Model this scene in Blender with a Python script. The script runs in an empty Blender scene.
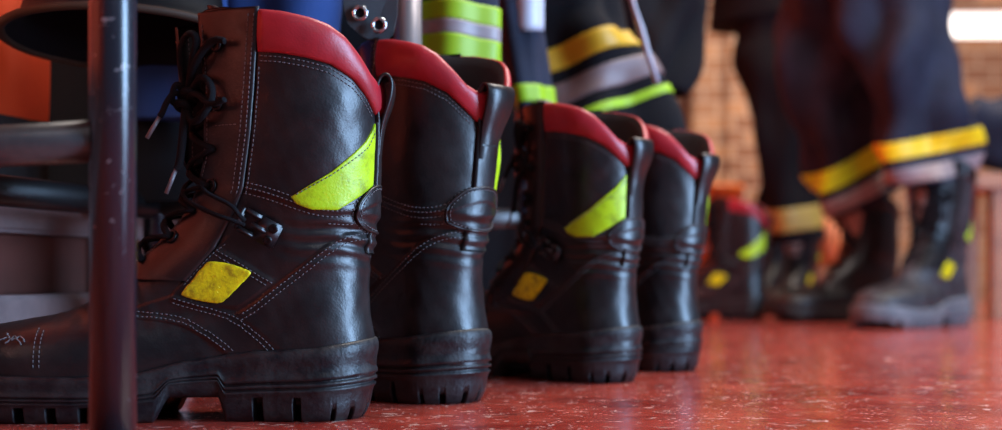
import bpy, bmesh, math, random
import numpy as np
from mathutils import Vector, Matrix
random.seed(7); RNG = np.random.RandomState(7)
PI = math.pi
scene = bpy.context.scene
COL = scene.collection

# ------------------------------------------------------------------ camera, world, lights, exposure
cam_d = bpy.data.cameras.new('camera'); cam = bpy.data.objects.new('camera', cam_d); COL.objects.link(cam)
cam.location = (0, 0, 0.100); cam.rotation_euler = (math.radians(90), 0, 0)
cam_d.sensor_width = 36.0; cam_d.lens = 36.0 * 1300 / 1002; cam_d.shift_y = 63 / 1002
cam_d.clip_start = 0.02; cam_d.clip_end = 60
cam_d.dof.use_dof = True; cam_d.dof.focus_distance = 0.92; cam_d.dof.aperture_fstop = 4.0
scene.camera = cam
vs = scene.view_settings
vs.view_transform = 'Standard'; vs.look = 'None'; vs.gamma = 1.0; vs.use_curve_mapping = False; vs.exposure = 0.35
world = bpy.data.worlds.new('world'); scene.world = world; world.use_nodes = True
wn = world.node_tree.nodes; wn['Background'].inputs[0].default_value = (0.62, 0.70, 0.92, 1); wn['Background'].inputs[1].default_value = 0.12

def area(name, loc, target, size, size_y, power, col):
    d = bpy.data.lights.new(name, 'AREA'); d.shape = 'RECTANGLE'; d.size = size; d.size_y = size_y; d.energy = power; d.color = col
    o = bpy.data.objects.new(name, d); COL.objects.link(o); o.location = loc
    o.rotation_euler = (Vector(target) - Vector(loc)).to_track_quat('-Z', 'Y').to_euler(); return o
area('doorway_light', (2.15, 0.25, 0.75), (0.0, 1.0, 0.2), 0.8, 1.5, 104, (0.40, 0.64, 1.0))
area('aisle_fill', (0.8, 1.5, 2.2), (0.5, 1.5, 0.0), 0.9, 0.9, 38, (1.0, 0.93, 0.88))  # added overhead to brighten the floor and boot collars
area('overhead_fill', (0.7, -0.9, 1.9), (-0.15, 1.0, 0.1), 0.8, 0.6, 4, (0.95, 0.95, 1.0))  # weak added fill from above and behind the camera, not a fixture
area('back_room_light', (1.5, 3.4, 2.9), (1.2, 5.4, 0.3), 2.0, 1.5, 120, (1.0, 0.84, 0.70))
area('wall_fill', (-0.66, 0.45, 0.42), (-0.62, 1.3, 0.22), 0.2, 0.3, 0.9, (1.0, 0.88, 0.80)).data.spread = math.radians(62)  # added fill aimed along the orange wall to brighten it

# ------------------------------------------------------------------ materials
MATS = {}
def mat(name, col, rough=0.5, metal=0.0, spec=0.5, col2=None, nscale=20, bump=0.0, bscale=200, coat=0.0, emit=0, lo=0.4, hi=0.65, sheen=0.0, detail=6, coord='Object', rough2=None):
    m = bpy.data.materials.new(name); m.use_nodes = True
    nt = m.node_tree; N = nt.nodes; K = nt.links; b = N['Principled BSDF']
    b.inputs['Base Color'].default_value = (*col, 1); b.inputs['Roughness'].default_value = rough
    b.inputs['Metallic'].default_value = metal; b.inputs['Specular IOR Level'].default_value = spec
    b.inputs['Coat Weight'].default_value = coat; b.inputs['Coat Roughness'].default_value = 0.15
    if sheen: b.inputs['Sheen Weight'].default_value = sheen; b.inputs['Sheen Roughness'].default_value = 0.5
    tc = N.new('ShaderNodeTexCoord')
    if col2 or rough2 is not None:
        n = N.new('ShaderNodeTexNoise'); n.inputs['Scale'].default_value = nscale; n.inputs['Detail'].default_value = detail; n.inputs['Roughness'].default_value = 0.65
        K.new(tc.outputs[coord], n.inputs['Vector'])
        r = N.new('ShaderNodeMapRange'); r.inputs[1].default_value = lo; r.inputs[2].default_value = hi
        K.new(n.outputs[0], r.inputs[0])
        if col2:
            mx = N.new('ShaderNodeMix'); mx.data_type = 'RGBA'; mx.inputs[6].default_value = (*col, 1); mx.inputs[7].default_value = (*col2, 1)
            K.new(r.outputs[0], mx.inputs[0]); K.new(mx.outputs[2], b.inputs['Base Color'])
        if rough2 is not None:
            rr = N.new('ShaderNodeMapRange'); rr.inputs[3].default_value = rough; rr.inputs[4].default_value = rough2
            K.new(r.outputs[0], rr.inputs[0]); K.new(rr.outputs[0], b.inputs['Roughness'])
    if bump:
        n2 = N.new('ShaderNodeTexNoise'); n2.inputs['Scale'].default_value = bscale; n2.inputs['Detail'].default_value = 4
        K.new(tc.outputs[coord], n2.inputs['Vector'])
        bp = N.new('ShaderNodeBump'); bp.inputs['Strength'].default_value = bump; bp.inputs['Distance'].default_value = 0.001
        K.new(n2.outputs[0], bp.inputs['Height']); K.new(bp.outputs[0], b.inputs['Normal'])
    if emit:
        b.inputs['Emission Color'].default_value = (*col, 1); b.inputs['Emission Strength'].default_value = emit
    MATS[name] = m; return m

def leather(name, col, col2, rough):
    m = mat(name, col, rough, spec=0.5, col2=col2, nscale=28, lo=0.42, hi=0.75, rough2=rough + 0.14)
    nt = m.node_tree; N = nt.nodes; K = nt.links; b = N['Principled BSDF']; tc = [x for x in N if x.type == 'TEX_COORD'][0]
    v = N.new('ShaderNodeTexVoronoi'); v.inputs['Scale'].default_value = 620; K.new(tc.outputs['Object'], v.inputs['Vector'])
    w = N.new('ShaderNodeTexNoise'); w.inputs['Scale'].default_value = 90; w.inputs['Detail'].default_value = 6; w.inputs['Roughness'].default_value = 0.55
    K.new(tc.outputs['Object'], w.inputs['Vector'])
    b1 = N.new('ShaderNodeBump'); b1.inputs['Strength'].default_value = 0.10; b1.inputs['Distance'].default_value = 0.0006; K.new(v.outputs['Distance'], b1.inputs['Height'])
    b2 = N.new('ShaderNodeBump'); b2.inputs['Strength'].default_value = 0.16; b2.inputs['Distance'].default_value = 0.0018; K.new(w.outputs[0], b2.inputs['Height'])
    K.new(b1.outputs[0], b2.inputs['Normal']); K.new(b2.outputs[0], b.inputs['Normal'])
    # pale scuffs
    s = N.new('ShaderNodeTexNoise'); s.inputs['Scale'].default_value = 22; s.inputs['Detail'].default_value = 12; s.inputs['Roughness'].default_value = 0.8
    mp = N.new('ShaderNodeMapping'); mp.inputs['Scale'].default_value = (1, 1, 3.4); K.new(tc.outputs['Object'], mp.inputs[0]); K.new(mp.outputs[0], s.inputs['Vector'])
    r = N.new('ShaderNodeMapRange'); r.inputs[1].default_value = 0.66; r.inputs[2].default_value = 0.74; r.inputs[4].default_value = 0.55; K.new(s.outputs[0], r.inputs[0])
    old = [x for x in N if x.type == 'MIX'][0]
    mx = N.new('ShaderNodeMix'); mx.data_type = 'RGBA'; mx.inputs[7].default_value = (0.14, 0.115, 0.11, 1)
    K.new(old.outputs[2], mx.inputs[6]); K.new(r.outputs[0], mx.inputs[0]); K.new(mx.outputs[2], b.inputs['Base Color'])
    return m
leather('leather', (0.006, 0.005, 0.006), (0.017, 0.013, 0.013), 0.33)
leather('red_leather', (0.40, 0.016, 0.026), (0.27, 0.010, 0.018), 0.36)
leather('worn_leather', (0.022, 0.022, 0.026), (0.07, 0.07, 0.078), 0.45)
mat('rubber', (0.006, 0.006, 0.008), 0.36, spec=.38, col2=(0.024, 0.021, 0.021), nscale=60, bump=0.5, bscale=300, rough2=0.6)
mat('worn_rubber', (0.10, 0.11, 0.125), 0.55, col2=(0.17, 0.17, 0.18), nscale=30, bump=0.5)
mat('lime', (0.43, 0.66, 0.004), 0.42, col2=(0.22, 0.31, 0.006), nscale=95, lo=0.5, hi=0.72, bump=0.3, bscale=500)
mat('logo_yellow', (0.80, 0.72, 0.004), 0.42, col2=(0.33, 0.24, 0.004), nscale=110, lo=0.45, hi=0.65, bump=0.3, bscale=500)
mat('thread', (0.12, 0.11, 0.115), 0.7)
mat('lace', (0.0055, 0.0055, 0.007), 0.85, spec=.2, bump=0.9, bscale=1500)
mat('aglet', (0.16, 0.15, 0.16), 0.3)
mat('lining', (0.020, 0.018, 0.018), 0.9, bump=0.8, bscale=900)
mat('black_plastic', (0.015, 0.015, 0.017), 0.3)
mat('eyelet_black', (0.02, 0.02, 0.022), 0.28, metal=0.8)
mat('brass', (0.85, 0.42, 0.18), 0.28, metal=1)
mat('steel', (0.62, 0.62, 0.64), 0.22, metal=1)

# ------------------------------------------------------------------ helpers
def tag(o, label=None, cat=None, group=None, kind=None):
    if label: o['label'] = label
    if cat: o['category'] = cat
    if group: o['group'] = group
    if kind: o['kind'] = kind
    return o
def empty(name, loc=(0, 0, 0), rz=0):
    o = bpy.data.objects.new(name, None); COL.objects.link(o); o.location = loc; o.rotation_euler = (0, 0, rz); o.empty_display_size = 0.02
    return o
def mobj(name, V, F, material, parent=None, smooth=True, flip=False):
    me = bpy.data.meshes.new(name)
    if flip: F = [tuple(reversed(f)) for f in F]
    me.from_pydata([tuple(map(float, v)) for v in V], [], [tuple(int(i) for i in f) for f in F]); me.update()
    if smooth: me.polygons.foreach_set('use_smooth', [True] * len(me.polygons))
    me.materials.append(MATS[material])
    o = bpy.data.objects.new(name, me); COL.objects.link(o)
    if parent: o.parent = parent
    return o
def copy_tree(o, parent=None):
    c = o.copy(); COL.objects.link(c)
    if parent: c.parent = parent
    for ch in list(o.children): copy_tree(ch, c)
    return c
class MB:
    def __init__(s): s.V = []; s.F = []
    def add(s, V, F):
        n = len(s.V); s.V += [tuple(v) for v in V]; s.F += [tuple(i + n for i in f) for f in F]
    def grid(s, P, closed_u=False, closed_v=False):
        P = np.asarray(P); a, b = P.shape[:2]; F = []
        for i in range(a if closed_u else a - 1):
            for j in range(b if closed_v else b - 1):
                i2 = (i + 1) % a; j2 = (j + 1) % b
                F.append((i * b + j, i2 * b + j, i2 * b + j2, i * b + j2))
        s.add(P.reshape(-1, 3), F)
    def box(s, x0, y0, z0, x1, y1, z1, bev=0.0, M=None):
        bm = bmesh.new(); bmesh.ops.create_cube(bm, size=1)
        for v in bm.verts: v.co = Vector(((x0 + x1) / 2 + v.co.x * (x1 - x0), (y0 + y1) / 2 + v.co.y * (y1 - y0), (z0 + z1) / 2 + v.co.z * (z1 - z0)))
        if bev: bmesh.ops.bevel(bm, geom=bm.edges[:], offset=bev, segments=2, affect='EDGES')
        if M is not None: bmesh.ops.transform(bm, matrix=M, verts=bm.verts)
        bm.verts.index_update(); s.add([tuple(v.co) for v in bm.verts], [[v.index for v in f.verts] for f in bm.faces]); bm.free()
    def tube(s, pts, r, seg=12, cap=True, flat=1.0):
        pts = [Vector(p) for p in pts]; n = len(pts); rs = r if hasattr(r, '__len__') else [r] * n
        up = None; R = []
        for i, p in enumerate(pts):
            t = (pts[min(i + 1, n - 1)] - pts[max(i - 1, 0)])
            t = t.normalized() if t.length > 1e-9 else Vector((0, 0, 1))
            if up is None:
                up = Vector((0, 0, 1)) if abs(t.z) < 0.9 else Vector((1, 0, 0))
            up = (up - t * up.dot(t)).normalized(); sd = t.cross(up)
            R.append([tuple(p + (sd * math.cos(2 * PI * k / seg) + up * math.sin(2 * PI * k / seg) * flat) * rs[i]) for k in range(seg)])
        n0 = len(s.V); s.grid(R, closed_v=True)
        if cap:
            s.F.append(tuple(n0 + k for k in range(seg))); s.F.append(tuple(n0 + (n - 1) * seg + k for k in reversed(range(seg))))
    def torus(s, c, nrm, R, r, seg=24, sec=10, ax=1.0):
        c = Vector(c); q = Vector(nrm).normalized().to_track_quat('Z', 'Y'); P = []
        for i in range(seg):
            a = 2 * PI * i / seg
            P.append([tuple(c + q @ Vector(((R + r * math.cos(2 * PI * j / sec)) * math.cos(a) * ax, (R + r * math.cos(2 * PI * j / sec)) * math.sin(a), r * math.sin(2 * PI * j / sec)))) for j in range(sec)])
        s.grid(P, closed_u=True, closed_v=True)
    def lathe(s, c, nrm, prof, seg=24):
        c = Vector(c); q = Vector(nrm).normalized().to_track_quat('Z', 'Y')
        s.grid([[tuple(c + q @ Vector((r * math.cos(2 * PI * k / seg), r * math.sin(2 * PI * k / seg), h))) for k in range(seg)] for r, h in prof], closed_v=True)
    def build(s, name, material, parent=None, smooth=True, fix=False):
        o = mobj(name, s.V, s.F, material, parent, smooth)
        if fix:
            bm = bmesh.new(); bm.from_mesh(o.data); bmesh.ops.recalc_face_normals(bm, faces=bm.faces); bm.to_mesh(o.data); bm.free()
        return o
def chaikin(pts, n=2):
    pts = [np.array(p, float) for p in pts]
    for _ in range(n):
        q = [pts[0]]
        for a, b in zip(pts[:-1], pts[1:]): q += [a * .75 + b * .25, a * .25 + b * .75]
        q.append(pts[-1]); pts = q
    return np.array(pts)
def resample(pts, step):
    pts = np.asarray(pts, float); d = np.r_[0, np.cumsum(np.linalg.norm(np.diff(pts, axis=0), axis=1))]
    n = max(2, int(d[-1] / step) + 1); t = np.linspace(0, d[-1], n)
    return np.stack([np.interp(t, d, pts[:, k]) for k in range(pts.shape[1])], 1)
def smooth(x, a, b):
    t = np.clip((np.asarray(x, float) - a) / (b - a), 0, 1); return t * t * (3 - 2 * t)

# ------------------------------------------------------------------ the boot (local mm; heel at x=0, toe towards -x, outer side at -y)
XF = np.array([(20, -300), (28, -306), (45, -311), (54, -306), (60, -298), (65, -285), (68, -268), (70, -250), (72, -233), (77, -217), (87, -199), (100, -182), (112, -167), (125, -151), (138, -139), (150, -130), (165, -124), (185, -121), (220, -120), (250, -121), (292, -124)], float)
XB = np.array([(20, -1), (45, 0), (58, -1), (75, -4), (95, -5), (120, -4), (140, -1), (160, 1), (200, 2), (240, 3), (292, 4)], float)
WF = np.array([(20, 50), (45, 51), (54, 49), (60, 45), (65, 39), (69, 33), (73, 31), (85, 32), (105, 33), (130, 35), (160, 40), (200, 44), (292, 48)], float)
WB = np.array([(20, 36), (45, 37), (75, 36), (100, 35), (125, 37), (150, 42), (200, 47), (250, 51), (292, 52)], float)
def fz(T, z): return np.interp(z, T[:, 0], T[:, 1])
_zf = np.linspace(20, 292, 400)
def ksm(a, k=9):
    p = np.pad(a, k, mode='edge'); w = np.hanning(2 * k + 1); w /= w.sum(); return np.convolve(p, w, mode='valid')
XFs, XBs, WFs, WBs = [ksm(fz(T, _zf)) for T in (XF, XB, WF, WB)]
def W_xz(x, z):
    xf, xb, wf, wb = [np.interp(z, _zf, a) for a in (XFs, XBs, WFs, WBs)]
    L = xb - xf; u = (xb - x) / L
    B = wb + (wf - wb) * smooth(u, 0.25, 0.8)
    arch = np.exp(-((x + 118) / 42.0) ** 2) * 4 * smooth(110 - z, 0, 60); B = B - arch
    Rb = np.minimum(62, L / 2); Rb = Rb * (0.72 + 0.28 * smooth(z, 60, 170)); Rf = np.minimum(70, L / 2)
    df = np.clip(x - xf, 0, None); db = np.clip(xb - x, 0, None)
    ef = np.sqrt(np.clip(1 - (1 - np.minimum(1, df / Rf)) ** 2.2, 0, 1)); eb = np.sqrt(np.clip(1 - (1 - np.minimum(1, db / Rb)) ** 2.2, 0, 1))
    return B * ef * eb
def yc(x): return 7 * smooth(-x, 150, 300)
NT, NZ = 240, 273
ZL = np.linspace(20, 292, NZ); TX = np.zeros((NZ, NT)); TY = np.zeros((NZ, NT)); LEN = np.zeros(NZ)
for i, z in enumerate(ZL):
    xf, xb = np.interp(z, _zf, XFs), np.interp(z, _zf, XBs)
    x = (xf + xb) / 2 + (xb - xf) / 2 * np.cos(np.linspace(0, PI, 900)); w = W_xz(x, z); w[0] = w[-1] = 0
    s = np.r_[0, np.cumsum(np.hypot(np.diff(x), np.diff(w)))]; LEN[i] = s[-1]; t = np.linspace(0, s[-1], NT)
    TX[i] = np.interp(t, s, x); TY[i] = np.interp(t, s, w)
def bil(T, t, z):
    zi = np.clip((z - 20) / 1.0, 0, NZ - 1.001); ti = np.clip(t, 0, 1) * (NT - 1.001); a = zi.astype(int); b = ti.astype(int); fa = zi - a; fb = ti - b
    return (T[a, b] * (1 - fa) + T[a + 1, b] * fa) * (1 - fb) + (T[a, b + 1] * (1 - fa) + T[a + 1, b + 1] * fa) * fb
def Lz(z): return np.interp(z, ZL, LEN)
def P_tz(t, z, side, off=0.0):
    """point of the boot's skin; t signed around: |t| 0 = back seam, 1 = front; side -1 outer, +1 inner"""
    t = np.asarray(t, float); z = np.asarray(z, float); t, z = np.broadcast_arrays(t, z); side = np.broadcast_to(side, t.shape)
    side = np.where(t < 0, -side, side); t = np.abs(t); over = t > 1; side = np.where(over, -side, side); t = np.where(over, 2 - t, t)
    def raw(t, z, sd):
        ng = t < 0; t = np.abs(t); ov = t > 1; t = np.where(ov, 2 - t, t); sd = np.where(ng ^ ov, -sd, sd)
        x = bil(TX, t, z); y = bil(TY, t, z); return np.stack([x, sd * y + yc(x), z], -1)
    p = raw(t, z, side)
    dt = raw(t + .006, z, side) - raw(t - .006, z, side); dz = raw(t, np.minimum(z + 1.2, 291), side) - raw(t, np.maximum(z - 1.2, 20.5), side)
    n = np.cross(dt, dz); n *= np.where(side > 0, 1, -1)[..., None] * -1.0
    n /= np.linalg.norm(n, axis=-1, keepdims=True) + 1e-9
    c = np.stack([-(60 + 0 * z) - 0 * z, yc(p[..., 0]), z], -1); c[..., 0] = np.clip(p[..., 0], np.interp(z, _zf, XFs) + 40, np.interp(z, _zf, XBs) - 40)
    f = np.sign(np.sum((p - c) * n, -1)); f[f == 0] = 1; n *= f[..., None]
    return p + n * np.asarray(off)[..., None] if np.ndim(off) else p + n * off
def x2t(x, z):
    x = np.atleast_1d(np.asarray(x, float)); z = np.atleast_1d(np.asarray(z, float)); o = []
    for a, b in zip(x, z):
        i = int(np.clip(round(b - 20), 0, NZ - 1)); o.append(np.interp(-a, -TX[i], np.linspace(0, 1, NT)))
    return np.array(o)
def ZTOP(t):  # height of the rim around the shaft
    return np.interp(t, [0, .04, .09, .14, .20, .27, .33, .40, .5, .62, .75, 1], [243, 240.5, 239.5, 244, 255, 267, 273.5, 277.5, 281.5, 284, 288, 290])
def ZSEAM(t): return np.interp(t, [0, .08, .14, .22, .32, .42, .52, .66], [212, 217, 226, 238, 247, 251, 254, 256])
T_FACE = float(x2t(-76, 268)[0])
# panel outlines, side elevation (x, z)
DIAG = chaikin([(14, 134), (-8, 134), (-20, 130), (-31, 123), (-48, 108), (-65, 95), (-82, 81), (-93, 75)])
C1 = chaikin([(-137, 88), (-124, 84), (-109, 80), (-93, 75), (-81, 66), (-70, 57), (-60, 45)])
C2 = chaikin([(-185, 73), (-159, 71), (-147, 70), (-135, 68), (-124, 64), (-113, 57), (-104, 51), (-98, 45)])
SHB = chaikin([(-87, 161), (-74, 158), (-62, 154), (-48, 149), (-34, 145), (-17, 145), (-5, 150), (5, 160)])
SHB2 = chaikin([(-30, 138), (-14, 137), (-3, 143), (8, 152)])
LUR = chaikin([(-106, 121), (-93, 114), (-80, 106), (-67, 98)]); LUL = chaikin([(-134, 93), (-120, 109), (-109, 120), (-98, 128)])
def sd_poly(x, z, P):
    """signed distance to closed polygon, + inside"""
    P = np.asarray(P, float); d = np.full(x.shape, 1e9); ins = np.zeros(x.shape, bool)
    for a, b in zip(P, np.roll(P, -1, 0)):
        e = b - a; L2 = e @ e + 1e-12; u = np.clip(((x - a[0]) * e[0] + (z - a[1]) * e[1]) / L2, 0, 1)
        d = np.minimum(d, np.hypot(x - a[0] - u * e[0], z - a[1] - u * e[1]))
        c = ((a[1] > z) != (b[1] > z)); ins ^= c & (x < (b[0] - a[0]) * (z - a[1]) / (b[1] - a[1] + 1e-12) + a[0])
    return np.where(ins, d, -d)
POLY = [
    (np.vstack([DIAG[::1], C1[len(C1) * 6 // 10:], [(-60, 20), (30, 20)]]), 1.7),                       # heel counter
    (np.vstack([C1, [(-60, 20), (-98, 20)], C2[::-1]]), 1.2),                                           # side strip
    (np.vstack([SHB, [(30, 160), (30, 300), (-74, 300), (-78, 230)]]), 1.0),                            # shaft panel
    (np.vstack([LUR, [(-82, 86), (-93, 79), (-118, 80), (-140, 86)], LUL]), 1.0),                       # frame of the patch
]
def hnoise(p, sc, seed=0):
    r = np.random.RandomState(seed); v = 0
    for k in range(6):
        d = r.normal(size=3); d /= np.linalg.norm(d); v = v + np.sin(p @ d * sc * (1 + .35 * k) + r.rand() * 9) / (1 + .3 * k)
    return v / 3
def H(x, z, p=None):
    h = np.zeros(x.shape)
    for P, k in POLY: h = h + k * smooth(sd_poly(x, z, P), -0.7, 0.7)
    h = h + 1.5 * np.exp(-((z - 141 - 0.1 * (x + 60)) / 7.0) ** 2) * smooth(x, -60, -20)      # soft roll at the ankle
    if p is not None:
        g = np.exp(-((z - 128) / 16.0) ** 2) * smooth(x, -75, -25)
        h = h + 1.1 * g * np.sin(z * 0.62 + x * 0.10 + 1.5 * np.sin(x * .09))                 # ankle creases
        h = h + 0.9 * hnoise(p, 0.055, 3) + 0.28 * hnoise(p, 0.21, 4)
        gv = np.exp(-((x + 178) / 24.0) ** 2) * smooth(z, 55, 78); h = h + 1.0 * gv * np.sin(x * 0.42 + z * .2)   # flex creases across the vamp
    return h
def surf(pts, side, off, extra=True):
    """(x,z) outline -> points on the outer skin raised by off"""
    pts = np.asarray(pts, float); t = x2t(pts[:, 0], pts[:, 1]); p0 = P_tz(t, pts[:, 1], side)
    h = H(pts[:, 0], pts[:, 1], p0) if extra else 0
    return P_tz(t, pts[:, 1], side, h + off)
def surf_s(sz, side, off):
    """(arc distance from back seam, z)"""
    sz = np.asarray(sz, float); t = sz[:, 0] / Lz(sz[:, 1]); p0 = P_tz(t, sz[:, 1], side); h = H(p0[:, 0], sz[:, 1], p0)
    return P_tz(t, sz[:, 1], side, h + off)
MM = 0.001
def stitch(mb, P, dash=2.0, gap=1.3, r=0.36):
    P = resample(P, 0.25); d = np.r_[0, np.cumsum(np.linalg.norm(np.diff(P, axis=0), axis=1))]
    a = 0.6
    while a + dash < d[-1]:
        q = [np.array([np.interp(a + f * dash, d, P[:, k]) for k in range(3)]) for f in (0, .5, 1)]
        mb.tube([x * MM for x in q], r * MM, seg=5); a += dash + gap
def para(pts, dd):
    """parallel copy of an outline at distance dd"""
    pts = np.asarray(pts, float); t = np.gradient(pts, axis=0); t /= np.linalg.norm(t, axis=1, keepdims=True); return pts + np.stack([-t[:, 1], t[:, 0]], 1) * dd
def patch(outline, side, off, thick, is_s=False, rings=14, bulge=0.0):
    O = resample(np.vstack([outline, outline[:1]]), 1.2)[:-1]; c = O.mean(0); rows = []
    f = surf_s if is_s else surf
    rows.append(f(O, side, off - .6)); rows.append(f(O * .995 + c * .005, side, off + thick * .8))
    for k in range(rings):
        u = 1 - .02 - .975 * (k / (rings - 1)); rows.append(f(c + (O - c) * u, side, off + thick + bulge * (1 - u ** 2) ** .6))
    mb = MB(); mb.grid(np.array(rows) * MM, closed_v=True); n = len(O); b = (len(rows) - 1) * n; mb.F.append(tuple(b + k for k in range(n)))
    return mb
def strip(tfun, zs, offs, side):
    """ribbon whose cross-section runs tfun(z)->list of t, offs list of offsets"""
    rows = []
    for z in zs:
        t = np.array(tfun(z)); p0 = P_tz(t, np.full(len(t), z), side); h = H(p0[:, 0], p0[:, 2], p0); rows.append(P_tz(t, np.full(len(t), z), side, h * 0.6 + np.array(offs)))
    return np.array(rows)

def make_boot(m, lean=0.0, detail=True):
    """m = +1 boot with outer side on -y, m = -1 its mirror. Returns the Empty at the heel, parts as children"""
    root = empty('work_boot'); parts = []
    def out(mb, name, material, parent=root, fix=True):
        V = np.array(mb.V); V[:, 1] -= lean * np.clip(V[:, 2] - .105, 0, 1) ** 1.15; V[:, 1] *= m
        o = mobj(name, V, mb.F, material, parent)
        bm = bmesh.new(); bm.from_mesh(o.data); bmesh.ops.recalc_face_normals(bm, faces=bm.faces); bm.to_mesh(o.data); bm.free()
        return o
    # upper
    zz = []; 
    pr = np.stack([np.interp(_zf, _zf, XFs), _zf], 1); prr = resample(pr, 1.5 if detail else 3.5); zz = prr[:, 1]; zz = zz[zz > 27]
    extra = np.arange(75, 290, 1.3 if detail else 4.0); zz = np.unique(np.round(np.r_[zz[zz < 75], extra, 292], 2))
    NQ = 190 if detail else 80
    tq = np.linspace(0, 1, NQ); mb = MB(); rows = []
    for z in zz:
        T = np.r_[tq, (2 - tq[::-1])[1:-1]]; ta = np.abs(np.where(T > 1, 2 - T, T))
        zt = ZTOP(ta) - 1; z2 = np.where(z > 190, 190 + (z - 190) * (zt - 190) / 102.0, z)
        p0 = P_tz(T, z2, -1); h = H(p0[:, 0], z2, p0)
        hi = smooth(z2, 150, 185); fr = smooth((1 - ta) * Lz(z2), 12 + 6 * hi, 16 + 10 * hi); h = np.where(z2 > 92, h * fr - (2.0 + 8 * hi) * (1 - fr), h)
        rows.append(P_tz(T, z2, -1, h))
    mb.grid(np.array(rows) * MM, closed_v=True)
    out(mb, 'upper', 'leather')
    # padded collar
    prof = [(0, -.3), (0, 1.6), (.06, 2.7), (.2, 4.0), (.4, 4.9), (.6, 5.0), (.8, 4.5), (.93, 3.5), (1.0, 2.2), (1.03, .6), (1.03, -.6), (1.0, -1.6), (.93, -2)]
    n = 150; tc = np.linspace(-T_FACE, T_FACE, n); P = np.zeros((len(prof), n, 3))
    for k, (v, o) in enumerate(prof):
        a = np.abs(tc); z = ZSEAM(a) + (ZTOP(a) - ZSEAM(a)) * v; e = smooth(T_FACE - a, 0, .03) * .75 + .25
        p0 = P_tz(tc, z, -1); w = 0.9 * hnoise(p0, .12, 9) * (1 if 0.1 < v < 1 else 0)
        P[k] = P_tz(tc, z, -1, o * e + 1.0 + w)
    mb = MB(); mb.grid(P * MM); out(mb, 'collar', 'red_leather')
    # lining inside the shaft
    P = []
    for v in (1.0, .93, .4, 0.0):
        z = 170 + (ZTOP(tq) + .2 - 170) * v; oo = -1.2 if v == 1 else -4.5; P.append(np.vstack([P_tz(tq, z, -1, oo), P_tz(tq[::-1][1:-1], z[::-1][1:-1], 1, oo)]))
    mb = MB(); mb.grid(np.array(P) * MM, closed_v=True); b = 3 * (2 * NQ - 2); mb.F.append(tuple(b + k for k in range(2 * NQ - 2))); out(mb, 'lining', 'lining')
    # tongue
    P = []
    for z in np.r_[np.arange(96, 288, 4), 288, 291]:
        s = np.linspace(-19, 19, 21); t = 1 - s / Lz(z); p = P_tz(t, np.full(21, z), -1, 0.6 - 7.5 * float(smooth(z, 150, 185)) + 1.8 * (1 - (s / 19) ** 2) + .8 * np.sin(z * .16 + s * .1))
        P.append(p)
    top = P[-1].copy(); top[:, 2] += 5 - .012 * np.linspace(-19, 19, 21) ** 2; top[:, 0] -= 1; P.append(top); t2 = top.copy(); t2[:, 0] += 5; P.append(t2); t3 = P[-3].copy(); t3[:, 0] += 6; P.append(t3)
    mb = MB(); mb.grid(np.array(P) * MM); out(mb, 'tongue', 'leather')
    # eyelet facings
    for side in (-1, 1):
        zs = np.r_[np.arange(98, 284, 2.0), 284, 286]
        def tf(z):
            L = float(Lz(z)); s_in = 14 + (11 if side < 0 else -3) * float(smooth(z, 150, 190)); xo = np.interp(z, [98, 120, 150, 162, 202, 236, 264, 290], [-128, -108, -92, -87, -81, -78, -76, -74])
            to = float(x2t(xo, z)[0]); ti = 1 - s_in / L; return np.linspace(ti, to, 18)
        lift = lambda z: (23.0 if side > 0 else 2.5) * float(smooth(z, 150, 190)) + .6
        P = []
        for z in zs:
            t = tf(z); t = np.r_[t[0], t, t[-1]]; o = np.full(20, 3.0); l = lift(z)
            o[1:8] += l * np.linspace(1, 0, 7) ** 1.5; o[0] = o[1] - 2.4; o[-1] = 0.2; o[-2] = 2.6
            p0 = P_tz(t, np.full(20, z), side); h = H(p0[:, 0], p0[:, 2], p0); q = P_tz(t, np.full(20, z), side, o + h * .5); P.append(q)
        P = np.array(P); cap = P[-1].copy(); cap[:, 2] -= .2; c2 = P_tz(np.r_[tf(286)[0], tf(286), tf(286)[-1]], np.full(20, 286.), side, -.5); P = np.concatenate([P, [c2]])
        mb = MB(); mb.grid(P * MM); fo = out(mb, 'eyelet_facing', 'leather')
        # eyelets, the upper rings bright on the inside of the flap
        for k, z in enumerate((262, 243, 221, 190, 164, 127)):
            if k in (1, 3) : continue
            L = float(Lz(z)); s0 = {0: 40, 2: 37, 4: 33, 5: 23}[k]
            t = np.array([1 - s0 / L]); c = P_tz(t, np.array([z]), side, 3.6 + (1.2 if k < 3 else .5))[0]; c1 = P_tz(t, np.array([z]), side, 5.6 + (1.2 if k < 3 else .5))[0]; nn = Vector(c1 - c)
            mb = MB(); mb.torus(c * MM, nn, 4.0 * MM, 1.2 * MM); mb.lathe(c * MM, nn, [(3.2 * MM, -.0004), (0.1 * MM, -.0007)], 16)
            out(mb, 'eyelet', 'eyelet_black')
    if detail:   # bright eyelet on the edge of the inner flap
        for z, sd in ((276, 1), (93, 1)):
            t = np.array([1 - 13.5 / float(Lz(z))]); c = P_tz(t, np.array([z]), sd, 25.0 if z > 200 else 6)[0]
            mb = MB(); mb.torus(c * MM, (-.25, -1, 0), 2.6 * MM, 1.3 * MM); out(mb, 'eyelet', 'brass')
    # reflective patches on the outer side
    tri = np.array([(-54, 156), (-41, 164.5), (-27, 173.5), (-16, 182), (-9, 190), (-9, 160), (-14, 154), (-24, 147.5), (-40, 147.5), (-50, 151)], float)
    zt = tri[:, 1]; S = x2t(tri[:, 0], zt) * Lz(zt); S[4] = 14.5; S[5] = 13.5; tri_s = np.stack([S, zt], 1); tri_s[4] = [13.5, 210]; tri_s[3] = [25, 196]; tri_s[5, 1] = 166
    mb = patch(tri_s, -1, .3, .9, is_s=True, bulge=.8); out(mb, 'reflective_flash', 'lime')
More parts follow.
